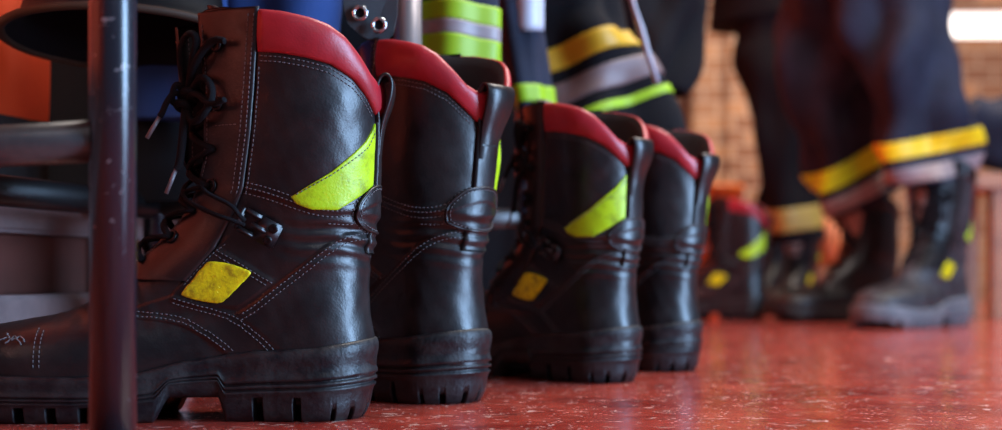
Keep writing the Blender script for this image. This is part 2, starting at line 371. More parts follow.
    lg = chaikin([(-108, 111.5), (-98, 110.5), (-84, 105.5), (-81.5, 104), (-84, 101), (-101, 84), (-104, 82.5), (-108, 82.5), (-118, 84), (-129, 87), (-131.5, 88.5), (-130, 91), (-114, 110), (-111.5, 111.5), (-108, 111.5)], 1)
    mb = patch(lg, -1, .3, .9, bulge=.7); out(mb, 'reflective_badge', 'logo_yellow')
    if detail:   # worn stamped mark on the toe
        mb = MB()
        for a in ([(-252, 62), (-246, 57), (-240, 60), (-236, 56)], [(-250, 55), (-244, 60), (-238, 54)], [(-256, 57), (-250, 59)]): mb.tube([v * MM for v in surf(resample(np.array(a, float), 1), -1, .2)], .6 * MM, seg=6)
        out(mb, 'toe_mark', 'thread')
    # stitching
    if detail:
        mb = MB()
        for side in (-1, 1):
            zs = np.arange(158, 284, 2.0)
            fr = np.array([(np.interp(z, [98, 120, 150, 162, 202, 236, 264, 290], [-128, -108, -92, -87, -81, -78, -76, -74]), z) for z in zs])
            for dx in (2.6, 6.6):
                q = fr.copy(); q[:, 0] -= dx; t = x2t(q[:, 0], q[:, 1]); stitch(mb, P_tz(t, q[:, 1], side, 3.4 + .5 * H(q[:, 0], q[:, 1], P_tz(t, q[:, 1], side))))
            q = fr.copy(); q[:, 0] += 2.6; stitch(mb, surf(q[:46], side, .35))
            # inner edge of the facing and the cross seam
            zs2 = np.arange(112, 282, 2.0); pts = []
            for z in zs2:
                L = float(Lz(z)); s_in = 14 + (11 if side < 0 else -3) * float(smooth(z, 150, 190)) + 3.4; t = 1 - s_in / L
                l = ((23.0 if side > 0 else 2.5) * float(smooth(z, 150, 190)) + .6) * .66
                pts.append(P_tz(np.array([t]), np.array([z]), side, 3.4 + l + .4)[0])
            stitch(mb, np.array(pts))
            z = 206.; ts = np.linspace(1 - (28 if side < 0 else 18) / float(Lz(z)), float(x2t(-88, z)[0]), 14); stitch(mb, P_tz(ts, np.full(14, z), side, 3.7))
            # below the collar
            tc2 = np.linspace(.10, T_FACE, 60)
            for dz in (2.6, 6.0):
                zz2 = ZSEAM(tc2) - dz; p0 = P_tz(tc2, zz2, side); stitch(mb, P_tz(tc2, zz2, side, H(p0[:, 0], zz2, p0) + .3))
            for C, ds in ((DIAG[4:], (1.8, 5.4)), (C1, (-1.8, -5.2)), (C2, (1.8, 5.2)), (SHB, (2., 5.4, -2.2)), (SHB2, (0.,)), (LUR, (-2.0, -5.2)), (LUL[2:-2], (-2.2,))):
                for dd in ds:
                    q = para(C, dd); q = q[(q[:, 0] < 0) & (q[:, 1] > 48)]
                    if len(q) > 3: stitch(mb, surf(resample(q, 2), side, .35))
            te = np.array([(-229, z) for z in np.arange(38, 66, 3.)]); stitch(mb, surf(te, side, .35)); te[:, 0] += 4; stitch(mb, surf(te, side, .35))
        # edge of the reflective flash, top side
        q = np.array([(S[0] - 3, 157.5), (S[1], 163), (S[2] , 171.5), (23, 192.5), (14.5, 205)]); stitch(mb, surf_s(resample(q, 2), -1, 1.9))
        out(mb, 'stitching', 'thread')
    # back strap, pull loop and ankle pad
    P = []
    for z in np.arange(118, 234, 2.0):
        hw = np.interp(z, [118, 160, 200, 234], [13, 11, 11.5, 12]); s = np.r_[-hw, np.linspace(-hw, hw, 9), hw]; o = np.full(11, 2.6); o[0] = o[-1] = -.2
        t = s / float(Lz(z)); p0 = P_tz(t, np.full(11, z), -1); h = H(p0[:, 0], p0[:, 2], p0); P.append(P_tz(t, np.full(11, z), -1, o + h))
    mb = MB(); mb.grid(np.array(P) * MM); out(mb, 'back_strap', 'leather')
    loop = chaikin([(4.0, 188), (5.0, 200), (7, 212), (12.5, 226), (14.5, 237), (13, 244), (8.5, 245.5), (4.5, 241), (3.2, 232), (4.2, 216), (5.0, 198)], 2)
    g = np.gradient(loop, axis=0); g /= np.linalg.norm(g, axis=1, keepdims=True); nn = np.stack([-g[:, 1], g[:, 0]], 1); P = []
    for (x, z), nv in zip(loop, nn):
        row = []; hw = np.interp(z, [188, 205, 225, 247], [10, 11, 15.0, 16])
        for y, o in ((-hw, -1.1), (-hw - .3, 0), (-hw, 1.1), (-hw / 2, 1.25), (0, 1.3), (hw / 2, 1.25), (hw, 1.1), (hw + .3, 0), (hw, -1.1), (0, -1.3)):
            row.append((x + nv[0] * o - .002 * y * y, y, z + nv[1] * o))
        P.append(row)
    mb = MB(); mb.grid(np.array(P) * MM, closed_v=True); out(mb, 'pull_loop', 'leather')
    pad = chaikin([(-27, 139), (-30, 150), (-22, 160), (-12, 166), (12, 166), (22, 160), (30, 150), (27, 139), (12, 133), (-12, 133), (-27, 139)], 2)
    mb = patch(pad, -1, .8, 1.2, is_s=True, bulge=1.6); po = out(mb, 'ankle_pad', 'leather')
    if detail:
        mb = MB(); c = pad.mean(0)
        for k in (.90,): stitch(mb, surf_s(resample(c + (pad - c) * k, 1.5), -1, 3.0))
        q = c + (pad - c) * 1.07; stitch(mb, surf_s(resample(q, 1.5), -1, .5)); out(mb, 'stitching', 'thread', po)
        # rim of the pad
        mb = MB(); mb.tube([v * MM for v in surf_s(resample(pad, 1.5), -1, 2.4)], 1.1 * MM, seg=8); out(mb, 'piping', 'leather', po)
    # sole
    NS = 760 if detail else 260
    zr = 42.0; ts = np.linspace(0, 1, NS); base = P_tz(ts, np.full(NS, zr), -1); q = P_tz(ts, np.full(NS, zr), -1, 1.0); nrm = q - base; nrm[:, 2] = 0; nrm /= np.linalg.norm(nrm, axis=1, keepdims=True)
    nrm[0] = (1, 0, 0); nrm[-1] = (-1, 0, 0)
    base2 = base.copy(); xs = base[:, 0]
    top = np.interp(-xs, [0, 15, 40, 80, 105, 130, 160, 200, 250, 290, 312], [57, 54.5, 50.5, 48.5, 45.5, 42, 34, 31.5, 32.5, 37, 42])
    zb = 17 * smooth(-xs, 99, 106) * (1 - smooth(-xs, 138, 150)) + 13 * smooth(-xs, 262, 312) ** 1.0
    arc = ts * float(Lz(zr)); notch = np.zeros(NS); tall = np.full(NS, .27)
    for xn, wd, tl in ((-77, 3.4, 1), (-50, 2.8, .8), (-26, 1.6, .3), (-172, 3.4, 1), (-194, 3.4, 1), (-216, 3.4, 1), (-238, 3.4, 1), (-260, 3.4, 1), (-282, 3.4, 1)):
        tall = np.where(np.abs(xs - xn) < wd * 1.2, tl, tall)
        notch = np.maximum(notch, 1 - smooth(np.abs(xs - xn), wd * .6, wd * 1.1))
    for an in (9, 30):
        notch = np.maximum(notch, 1 - smooth(np.abs(arc - an), 1.5, 3.0))
    for an in (8, 30):
        notch = np.maximum(notch, 1 - smooth(np.abs(arc[-1] - arc - an), 1.5, 3.0))
    heel = 1 - smooth(-xs, 85, 120)
    lv = [(1.0, -2.0, 0), (1.015, 2.5, 0), (1.0, 3.9, 0), (.95, 5.2, 0), (.88, 5.7, 0), (.80, 5.4, 0), (.72, 5.0, 0), (.64, 5.8, 0), (.61, 6.8, 0), (.575, 6.9, 0), (.565, 4.6, 0), (.535, 4.6, 0), (.525, 7.0, 0), (.49, 7.1, 0), (.48, 5.0, 0), (.45, 5.0, 0),
          (.44, 6.8, 0), (.41, 6.6, 0), (.38, 5.4, 0), (.35, 5.2, 0), (.33, 4.9, .6), (.25, 4.6, 1), (.15, 4.0, 1), (.08, 2.8, 1), (.02, 1.0, 1), (0, -1.0, 1), (0, -9, 1), (.02, -10, 0), (0.10, -11, 0), (0.12, -28, 0)]
    inset = 6.0; rowsL = []; rowsR = []
    for f, o, nc in lv:
        amt = nc * notch * smooth(tall * .36 - f, -.02, .02); oo = np.array(o - amt * inset * (1 if o > -5 else 0)) * np.ones(NS)
        hs = heel * smooth(-xs, 34, -2) * ((1 - f) * 6.5 + 1.5); oo = oo - hs        # heel back slopes in
        oo = np.where(o > 4.5, o + (oo - o) - (1 - heel) * (o - 5.2) * .4, oo)
        z = zb + (top - zb) * f; 
        if nc: z = z + notch * tall * 12 * max(0, 1 - f / .36)
        wob = .35 * np.sin(arc * .11 + f * 4)
        for side, rw in ((-1, rowsL), (1, rowsR)):
            x = xs + nrm[:, 0] * oo; y = -(base[:, 1] - yc(xs)); y = np.abs(y)
            ny = np.abs(nrm[:, 1]); yy = np.maximum(y + ny * (oo + wob), 0.0); x = np.clip(x, -400, 99)
            yy[0] = 0; yy[-1] = 0
            rw.append(np.stack([x, side * yy + yc(x), z], 1))
    R = [np.vstack([a, b[::-1][1:-1]]) for a, b in zip(rowsL, rowsR)]
    mb = MB(); mb.grid(np.array(R) * MM, closed_v=True)
    n = 2 * NS - 2; b = (len(R) - 1) * n
    for i in range(NS - 1):
        a1, a2 = b + i, b + i + 1; r1 = b + (n - i) % n; r2 = b + n - i - 1
        mb.F.append((a1, a2, r2, r1) if i > 0 and i < NS - 2 else ((a1, a2, r2) if i == 0 else (a1, a2, r1)))
    out(mb, 'sole', 'rubber')
    # lacing
    def fs(s, z, off): # signed distance from the front line, + = outer side
        z = float(z); t = 1 - abs(s) / float(Lz(z)); return P_tz(np.array([t]), np.array([z]), -1 if s >= 0 else 1, off)[0]
    eye = [(262, 38), (221, 36), (190, 34), (164, 31), (146, 25), (127, 22), (110, 21)]
    mb = MB()
    for (z1, s1), (z2, s2) in zip(eye[:-1], eye[1:]):
        for sg in (1, -1):
            pts = [fs(sg * (s1 + (-s2 - s1) * u), z1 + (z2 - z1) * u, 5.5 + 4.5 * math.sin(PI * u) + (0 if 0 < u < 1 else -2)) for u in np.linspace(0, 1, 15)]
            mb.tube([p * MM for p in pts], 2.5 * MM, seg=8, flat=.7)
    def cord(pts, r=2.9): mb.tube([p * MM for p in chaikin(pts, 3)], r * MM, seg=8, flat=.75)
    laces = None
    if detail:
        K = (-131, -16, 226)       # the knot in front of the shaft
        cord([K, (-127, -26, 240), (-118, -38, 255), (-106, -47, 264), (-98, -50, 262)])
        cord([K, (-124, -30, 252), (-119, -34, 268), (-128, -30, 272), (-136, -24, 258), K])
        cord([K, (-122, -32, 230), (-108, -45, 218), (-98, -50, 222)])
        cord([K, (-117, -34, 243), (-106, -43, 230), (-112, -42, 214), (-126, -28, 206), K])
        cord([K, (-137, -24, 240), (-142, -22, 222), K])
        for c in ((-131, -16, 226), (-128, -21, 229), (-133, -20, 221)):
            mb.torus(Vector(c) * MM, (.3, .5, 1), 4.4 * MM, 2.9 * MM)
        cord([K, (-138, -22, 232), (-143, -26, 224), (-146, -26, 216), (-148, -26, 213)])
        cord([K, (-131, -26, 210), (-132, -28, 192), (-134, -28, 178), (-136, -28, 176)])
        cord([fs(25, 164, 5), fs(36, 158, 11), (-93, -50, 150), (-88, -51, 143), (-84, -50, 139)], 1.8)
        cord([fs(-6, 170, 10), fs(10, 160, 12), fs(22, 150, 12), (-104, -48, 143), (-94, -52, 140), (-84, -52, 136)], 1.8)
    lo = out(mb, 'lace', 'lace')
    if detail:
        for a, b2 in (((-148, -26, 213), (-157, -26, 198)), ((-136, -28, 176), (-143, -28, 159))):
            mb = MB(); mb.tube([Vector(a) * MM, Vector(b2) * MM], 1.5 * MM, seg=10); out(mb, 'lace_tip', 'aglet', lo)
        # lace lock plate with two rivets
        c = surf([(-76, 135)], -1, 4.0)[0]; c2 = surf([(-76, 135)], -1, 5.0)[0]; nrmv = Vector(c2 - c).normalized()
        xa = Vector((.88, 0, -.47)); xa = (xa - nrmv * xa.dot(nrmv)).normalized(); ya = nrmv.cross(xa); M = Matrix((xa, ya, nrmv)).transposed().to_4x4(); M.translation = Vector(c) * MM
        mb = MB(); g = .001
        mb.box(-2 * g, -9 * g, -2 * g, 15 * g, 9 * g, 1.6 * g, .0012, M); mb.box(-14 * g, 5 * g, -1.5 * g, 0, 9 * g, 2.4 * g, .0012, M); mb.box(-14 * g, -9 * g, -1.5 * g, 0, -5 * g, 2.4 * g, .0012, M)
        mb.box(-17 * g, -8 * g, -1.5 * g, -12.5 * g, 8 * g, 2.8 * g, .0012, M); mb.box(-6 * g, -2 * g, -1 * g, 6 * g, 2 * g, 3 * g, .001, M)
        hk = out(mb, 'lace_lock', 'black_plastic')
        for yy in (-4.6, 4.6):
            mb = MB(); mb.lathe(M @ Vector((9.5 * g, yy * g, 1.5 * g)), nrmv, [(3.4 * g, -.0006), (3.4 * g, .0006), (2.6 * g, .0014), (1.2 * g, .0012), (.1 * g, .0010)], 18); out(mb, 'rivet', 'eyelet_black', hk)
    return root

# ------------------------------------------------------------------ placing: a point seen at (px, py) of the survey photo and standing at distance Y
def at(px, py, Y): return Vector(((px - 501) * Y / 1300, Y, 0.1 + (278 - py) * Y / 1300))

# ------------------------------------------------------------------ more materials
def floor_material():
    m = bpy.data.materials.new('red_floor'); m.use_nodes = True; nt = m.node_tree; N = nt.nodes; K = nt.links; b = N['Principled BSDF']
    tc = N.new('ShaderNodeTexCoord')
    def noise(sc, det, ro=.6, dist=0, vec=None):
        n = N.new('ShaderNodeTexNoise'); n.inputs['Scale'].default_value = sc; n.inputs['Detail'].default_value = det; n.inputs['Roughness'].default_value = ro; n.inputs['Distortion'].default_value = dist
        K.new(vec or tc.outputs['Object'], n.inputs['Vector']); return n.outputs[0]
    def rng(x, a, c, lo=0, hi=1):
        r = N.new('ShaderNodeMapRange'); r.inputs[1].default_value = a; r.inputs[2].default_value = c; r.inputs[3].default_value = lo; r.inputs[4].default_value = hi; K.new(x, r.inputs[0]); return r.outputs[0]
    def mix(f, a, c):
        x = N.new('ShaderNodeMix'); x.data_type = 'RGBA'; K.new(f, x.inputs[0])
        for v, i in ((a, 6), (c, 7)):
            if isinstance(v, tuple): x.inputs[i].default_value = (*v, 1)
            else: K.new(v, x.inputs[i])
        return x.outputs[2]
    c = mix(rng(noise(11, 6, .6, .4), .40, .60), (0.52, 0.072, 0.045), (0.30, 0.032, 0.022))
    c = mix(rng(noise(45, 8, .7), .5, .72), c, (0.55, 0.13, 0.09))
    c = mix(rng(noise(26, 9, .75, .6), .57, .66), c, (0.13, 0.030, 0.024))
    c = mix(rng(noise(58, 10, .72, .7), .585, .62), c, (0.78, 0.52, 0.44))
    v = N.new('ShaderNodeTexVoronoi'); v.inputs['Scale'].default_value = 150; K.new(tc.outputs['Object'], v.inputs['Vector'])
    sp = rng(v.outputs['Distance'], .22, .12)
    mm = N.new('ShaderNodeMath'); mm.operation = 'MULTIPLY'; K.new(sp, mm.inputs[0]); K.new(rng(noise(16, 3), .46, .52), mm.inputs[1])
    c = mix(mm.outputs[0], c, (0.80, 0.62, 0.56))
    K.new(c, b.inputs['Base Color'])
    K.new(rng(noise(22, 8, .7), .35, .7, .05, .28), b.inputs['Roughness']); b.inputs['Specular IOR Level'].default_value = .6
    bp = N.new('ShaderNodeBump'); bp.inputs['Strength'].default_value = .25; bp.inputs['Distance'].default_value = .0015; K.new(noise(38, 9, .65), bp.inputs['Height']); K.new(bp.outputs[0], b.inputs['Normal'])
    MATS['red_floor'] = m
floor_material()
def brick_material(name, c1, c2, mortar, scale):
    m = bpy.data.materials.new(name); m.use_nodes = True; N = m.node_tree.nodes; K = m.node_tree.links; b = N['Principled BSDF']; tc = N.new('ShaderNodeTexCoord')
    mp = N.new('ShaderNodeMapping'); mp.inputs['Rotation'].default_value = (math.radians(90), 0, 0); K.new(tc.outputs['Object'], mp.inputs[0])
    t = N.new('ShaderNodeTexBrick'); K.new(mp.outputs[0], t.inputs['Vector']); t.inputs['Color1'].default_value = (*c1, 1); t.inputs['Color2'].default_value = (*c2, 1); t.inputs['Mortar'].default_value = (*mortar, 1)
    t.inputs['Scale'].default_value = scale; t.inputs['Mortar Size'].default_value = .02
    K.new(t.outputs[0], b.inputs['Base Color']); b.inputs['Roughness'].default_value = .85
    bp = N.new('ShaderNodeBump'); bp.inputs['Strength'].default_value = .6; bp.inputs['Distance'].default_value = .01; K.new(t.outputs['Fac'], bp.inputs['Height']); bp.invert = True; K.new(bp.outputs[0], b.inputs['Normal'])
    MATS[name] = m
brick_material('brick', (0.48, 0.25, 0.13), (0.22, 0.10, 0.06), (0.46, 0.33, 0.24), 3.2)
brick_material('pillar_brick', (0.54, 0.28, 0.13), (0.22, 0.09, 0.045), (0.52, 0.37, 0.25), 4.5)
mat('orange_wall', (0.90, 0.075, 0.008), .6, col2=(0.75, 0.05, 0.006), nscale=4, bump=.3)
mat('dark_trim', (0.020, 0.013, 0.012), .6)
mat('grey_trim', (0.30, 0.21, 0.20), .6, col2=(0.18, 0.13, 0.13), nscale=12)
mat('redbrown_trim', (0.14, 0.040, 0.028), .6, col2=(0.09, 0.03, 0.022), nscale=10)
mat('navy', (0.009, 0.012, 0.026), .8, spec=.3, col2=(0.017, 0.022, 0.045), nscale=12, bump=.6, bscale=900)
mat('black_cloth', (0.005, 0.0045, 0.006), .9, spec=.2, bump=.6, bscale=900)
mat('blue_cloth', (0.012, 0.045, 0.17), .85, bump=.5, bscale=900)
mat('band_lime_shaded', (0.27, 0.45, 0.005), .5); mat('band_brown', (0.17, 0.11, 0.105), .5); mat('band_dull', (0.40, 0.30, 0.06), .5); mat('band_bright', (0.55, 0.80, 0.005), .5)  # hanging gear's lime is darkened, its shade put into the colour
mat('band_yellow', (0.80, 0.56, 0.004), .5)
mat('band_orange', (0.52, 0.29, 0.006), .5)
mat('band_grey', (0.30, 0.24, 0.24), .45, col2=(0.20, 0.17, 0.18), nscale=25)
mat('band_silver', (0.50, 0.52, 0.60), .4)
mat('wood', (0.42, 0.17, 0.07), .5, col2=(0.30, 0.11, 0.045), nscale=14)
mat('orange_cloth', (0.85, 0.19, 0.045), .7, col2=(0.80, 0.34, 0.2), nscale=18)
mat('orange_plastic', (0.85, 0.20, 0.03), .4)
mat('skin', (0.45, 0.26, 0.19), .6)
mat('hair', (0.02, 0.014, 0.01), .6)
mat('glow_pane', (1.0, 0.97, 0.93), .5, emit=1.6)
mat('helmet_black', (0.006, 0.005, 0.005), .6, spec=.2)
mat('rim_brown', (0.05, 0.026, 0.016), .7, spec=.2)
mat('webbing', (0.030, 0.032, 0.036), .7, bump=.8, bscale=1300)
def painted_tube(name, chips=True):
    m = mat(name, (0.008, 0.010, 0.018), .27, spec=.55, coat=.15); N = m.node_tree.nodes; K = m.node_tree.links; b = N['Principled BSDF']; tc = [x for x in N if x.type == 'TEX_COORD'][0]
    n = N.new('ShaderNodeTexNoise'); n.inputs['Scale'].default_value = 190; n.inputs['Detail'].default_value = 4; n.inputs['Roughness'].default_value = .6; K.new(tc.outputs['Object'], n.inputs['Vector'])
    g = N.new('ShaderNodeTexNoise'); g.inputs['Scale'].default_value = 16; K.new(tc.outputs['Object'], g.inputs['Vector'])
    r = N.new('ShaderNodeMapRange'); r.inputs[1].default_value = .64; r.inputs[2].default_value = .67; K.new(n.outputs[0], r.inputs[0])
    r2 = N.new('ShaderNodeMapRange'); r2.inputs[1].default_value = .50; r2.inputs[2].default_value = .60; K.new(g.outputs[0], r2.inputs[0])
    mu = N.new('ShaderNodeMath'); mu.operation = 'MULTIPLY'; K.new(r.outputs[0], mu.inputs[0]); K.new(r2.outputs[0], mu.inputs[1])
    mx = N.new('ShaderNodeMix'); mx.data_type = 'RGBA'; mx.inputs[6].default_value = (0.010, 0.011, 0.018, 1); mx.inputs[7].default_value = (0.42, 0.38, 0.38, 1); K.new(mu.outputs[0], mx.inputs[0]); K.new(mx.outputs[2], b.inputs['Base Color'])
painted_tube('black_paint'); mat('smooth_black', (0.008, 0.008, 0.009), .4); mat('grey_paint', (0.030, 0.026, 0.027), .35, spec=.6, col2=(0.06, 0.045, 0.042), nscale=40); mat('bare_steel', (0.22, 0.20, 0.21), .35, metal=.6)

# ------------------------------------------------------------------ the setting
mb = MB(); mb.grid([[(x, y, 0) for y in np.linspace(-2, 7.0, 10)] for x in np.linspace(-3.2, 5.0, 9)]); tag(mb.build('floor', 'red_floor', smooth=False), kind='structure')
U = Vector((0.26, 0.966, 0)).normalized(); NV = Vector((U.y, -U.x, 0))      # along the left wall and away from it
WO = Vector((-0.60, 0.70, 0))
def wall_box(name, material, a, b, n0, n1, z0, z1, bev=0):
    M = Matrix((U, NV, Vector((0, 0, 1)))).transposed().to_4x4(); M.translation = WO
    mb = MB(); mb.box(a, n0, z0, b, n1, z1, bev, M); return tag(mb.build(name, material, smooth=False, fix=True), kind='structure')
wall_box('wall_left', 'orange_wall', -1.4, 3.1, -0.12, 0, 0, 2.8)
wall_box('trim_1', 'dark_trim', -1.4, 3.1, 0.0, 0.012, 0.182, 0.25, .002)
wall_box('trim_2', 'grey_trim', -1.4, 3.1, 0.0, 0.05, 0.140, 0.182, .004)
wall_box('trim_3', 'redbrown_trim', -1.4, 3.1, 0.0, 0.035, 0.085, 0.140, .002)
wall_box('trim_4', 'grey_trim', -1.4, 3.1, 0.0, 0.065, 0.0, 0.085, .004)
# back wall with a window opening
BY = 6.6
def backbox(name, material, x0, x1, z0, z1, y0=BY, y1=BY + .15, bev=0.0, kind='structure'):
    mb = MB(); mb.box(x0, y0, z0, x1, y1, z1, bev); return tag(mb.build(name, material, smooth=False, fix=True), kind=kind)
wx0, wx1, wz0, wz1 = 2.17, 3.1, 1.31, 1.48
mb = MB(); mb.box(-2.6, BY, 0, wx0, BY + .15, 2.8); mb.box(wx1, BY, 0, 5.0, BY + .15, 2.8); mb.box(wx0, BY, 0, wx1, BY + .15, wz0); mb.box(wx0, BY, wz1, wx1, BY + .15, 2.8)
tag(mb.build('wall_back', 'brick', smooth=False), kind='structure')
w = empty('window_1', (wx0, BY, wz0)); tag(w, kind='structure')
def child_box(root, name, material, x0, y0, z0, x1, y1, z1, bev=0.0):
    l = root.location; mb = MB(); mb.box(x0 - l.x, y0 - l.y, z0 - l.z, x1 - l.x, y1 - l.y, z1 - l.z, bev); return mb.build(name, material, root, smooth=False, fix=True)
child_box(w, 'pane', 'glow_pane', wx0, BY + .08, wz0, wx1, BY + .09, wz1)
mb = MB()
for (x0, z0, x1, z1) in ((0, 0, wx1 - wx0, .02), (0, wz1 - wz0 - .02, wx1 - wx0, wz1 - wz0), (0, 0, .02, wz1 - wz0), (wx1 - wx0 - .02, 0, wx1 - wx0, wz1 - wz0), (.44, 0, .47, wz1 - wz0)): mb.box(x0, .04, z0, x1, .08, z1)
mb.build('window_frame', 'wood', w, smooth=False)
p0 = at(692, 0, 5.0); p1 = at(768, 0, 5.0)
mb = MB(); mb.box(p0.x, 5.0, 0, p1.x, 5.35, 2.8, .01); mb.box(p0.x + .13, 4.97, 0, p0.x + .18, 5.0, 2.8, .004); tag(mb.build('pillar', 'pillar_brick', smooth=False), kind='structure')

# ------------------------------------------------------------------ boots in the row
BOOTS = 'firefighter boots lined up on the red floor'
bl = make_boot(1); br = make_boot(-1, .13)
def put(b, px, Y, th, sc, label, group=BOOTS):
    b.location = ((px - 501) * Y / 1300, Y, 0); b.rotation_euler = (0, 0, -math.radians(th)); b.scale = (sc,) * 3
    return tag(b, label, 'boot', group)
bl3 = copy_tree(bl); br4 = copy_tree(br); bl5 = copy_tree(bl)
put(bl, 374, .940, -1, 1.0, 'nearest and largest black boot, side on with tied laces, toe behind the painted post')
put(br, 477, 1.035, 39, 1.035, 'black boot with red collar seen from its heel, directly right of the nearest boot')
put(bl3, 633, 1.238, 41, .945, 'slightly blurred black boot showing a lime flash and yellow badge, third in the row')
put(br4, 695, 1.385, 42, .945, 'fourth boot in the row, its narrow heel just behind the boot with the badge')
put(bl5, 766, 3.02, 26, 1.0, 'blurred black boot with lime flash standing alone on the far floor beneath the brick pillar')

# ------------------------------------------------------------------ the steel bench
bench = empty('bench', (-.215, .72, 0), 0); tag(bench, 'black painted steel tube bench whose chipped front post stands before the nearest boot', 'bench')
BL = bench.location
def bpt(a, n, z): return U * a - NV * n + Vector((0, 0, z))      # along, back from the front edge
def btube(name, a, b, r, material='black_paint', parent=bench):
    mb = MB(); mb.tube([a, b], r, seg=28); return mb.build(name, material, parent)
for i, a in enumerate((0.0, 0.497, 0.95)):
    f = btube('leg', bpt(a, 0, 0.0), bpt(a, 0, .445), .0128, 'black_paint' if i != 1 else 'bare_steel')
    btube('leg', bpt(a, .26, 0.0), bpt(a, .26, .445), .0118)
    btube('cross_rail', bpt(a, 0.008, .176), bpt(a, .255, .172), .0118, 'grey_paint')
    btube('seat_rail', bpt(a, 0.0, .437), bpt(a, .26, .437), .0115)
btube('long_rail', bpt(-.02, .262, .170), bpt(.96, .262, .170), .0128, 'smooth_black')
M = Matrix((U, NV, Vector((0, 0, 1)))).transposed().to_4x4()
mb = MB()
for k in range(3): mb.box(-.05, -.28 + k * .082, .45, 1.0, -.206 + k * .082, .468, .004, M)
mb.build('seat', 'wood', bench, smooth=False)
mb = MB(); mb.lathe(bpt(0, 0, 0), (0, 0, 1), [(.0001, .0002), (.0155, .0002), (.0155, .006), (.0132, .008)], 24); mb.build('foot_cap', 'rubber', bench)

# ------------------------------------------------------------------ garments
def loft(path, ra, rb, amp=.006, seg=64, n=60, seed=1, u0=0.0, u1=1.0, off=0.0, ax=(1, 0, 0), tilt=0.0, freq=1.0, tilt_y=0.0, open_end=True):
    """folded cloth sleeve along a path; bands are a stretch of the same sleeve lifted by off"""
    path = chaikin(path, 3); d = np.r_[0, np.cumsum(np.linalg.norm(np.diff(path, axis=0), axis=1))]; d /= d[-1]
    us = np.linspace(u0, u1, n if u1 - u0 > .5 else max(6, int(n * (u1 - u0)) + 4)); A = np.linspace(0, 2 * PI, seg, endpoint=False); rnd = np.random.RandomState(seed)
    ph = rnd.rand(12) * 6.28; Lp = np.linalg.norm(np.diff(path, axis=0), axis=1).sum(); P = []
    def pos(u): return np.array([np.interp(u, d, path[:, k]) for k in range(3)])
    def row(u, shift_u, o):
        out = []
        for a in A:
            uu = np.clip(u + shift_u(a), -.02, 1.02)
            c = pos(uu); t = pos(min(uu + .03, 1)) - pos(max(uu - .03, 0)); t /= np.linalg.norm(t)
            e1 = np.array(ax, float); e1 -= t * (e1 @ t); e1 /= np.linalg.norm(e1); e2 = np.cross(t, e1)
            xa = np.interp(uu, np.linspace(0, 1, len(ra)), ra); xb = np.interp(uu, np.linspace(0, 1, len(rb)), rb); v = uu * Lp * 9 * freq
            w = amp * (np.sin(3 * a + 2.2 * np.sin(v + ph[0]) + ph[1]) + .8 * np.sin(5 * a - v * 1.3 + ph[2]) + .6 * np.sin(2 * a + v * 2.3 + ph[3]) + .45 * np.sin(v * 3.7 + 1.5 * np.sin(2 * a + ph[5]) + ph[4]))
            out.append(c + (e1 * math.cos(a) * (xa + w + o) + e2 * math.sin(a) * (xb + w + o)))
        return out
    sh = lambda a: (tilt * math.cos(a) + tilt_y * math.sin(a))
    for u in us: P.append(row(u, sh, off))
    if off: P.insert(0, row(us[0], sh, -.001)); P.append(row(us[-1], sh, -.001))
    elif open_end:
        for o in (-.003, -.004): P.append(row(us[-1] - (.0 if o > -.0035 else .06), sh, o))
    mb = MB(); mb.grid(P, closed_v=True)
    if not off:
        c = len(A); mb.F.append(tuple(range(c))); 
        if not open_end: mb.F.append(tuple(len(P) * c - 1 - k for k in range(c)))
        else: mb.F.append(tuple(len(P) * c - 1 - k for k in range(c)))
    return mb
def garment(name, label, cat, path, ra, rb, material, bands=(), group=None, **kw):
    path = [np.array(p, float) for p in path]; o0 = Vector(path[0]); loc = [p - np.array(o0) for p in path]
    root = empty(name, o0); tag(root, label, cat, group)
    body = loft(loc, ra, rb, **kw).build('cloth', material, root, fix=True)
    for nm, m, u0, u1 in bands: loft(loc, ra, rb, u0=u0, u1=u1, off=.0025, **kw).build(nm, m, root, fix=True)
    return root
# striped leg hanging over the bench edge
garment('turnout_trousers', 'navy trouser leg with two lime stripes and a grey one, above the second boot', 'trousers',
        [at(395, -95, 1.42), at(440, -90, 1.36), at(456, -40, 1.34), at(459, 96, 1.33)], [.05, .045, .042, .041], [.03, .028, .026, .024], 'navy',
        [('reflective_stripe', 'band_lime_shaded', .675, .745), ('reflective_stripe', 'band_grey', .745, .797), ('reflective_stripe', 'band_lime_shaded', .797, .883)], amp=.003, seed=3, tilt=.02)
garment('turnout_jacket', 'dark jacket draped over the bench end with slanted orange yellow and brown grey stripes', 'jacket',
        [at(440, -78, 1.60), at(520, -60, 1.72), at(560, 0, 1.77), at(585, 75, 1.76), at(622, 165, 1.74)], [.05, .06, .075, .080, .090], [.045, .05, .055, .055, .055], 'black_cloth',
        [('reflective_stripe', 'band_orange', .65, .71), ('reflective_stripe', 'band_brown', .745, .81), ('reflective_stripe', 'band_lime_shaded', .845, .87)], amp=.0085, seed=5, tilt=.0, ax=(1, 0, .35), freq=1.6)
garment('coat', 'dark navy coat sleeve with a pale strip and lime cuff, beside the striped trouser leg', 'coat',
        [at(470, -88, 1.55), at(512, -72, 1.56), at(518, 30, 1.56), at(540, 138, 1.55)], [.032, .030, .022, .018], [.03, .03, .03, .03], 'navy', [('reflective_stripe', 'band_lime_shaded', .80, .87)], amp=.003, seed=8, tilt=.01)
c = bpy.data.objects['coat']
mb = MB(); P = []
for py in np.linspace(-40, 30, 12):
    P.append([tuple(at(px - 2, py, 1.525 + .012 * abs(px - 530) / 14) - c.location) for px in (514, 522, 530, 538, 546)])
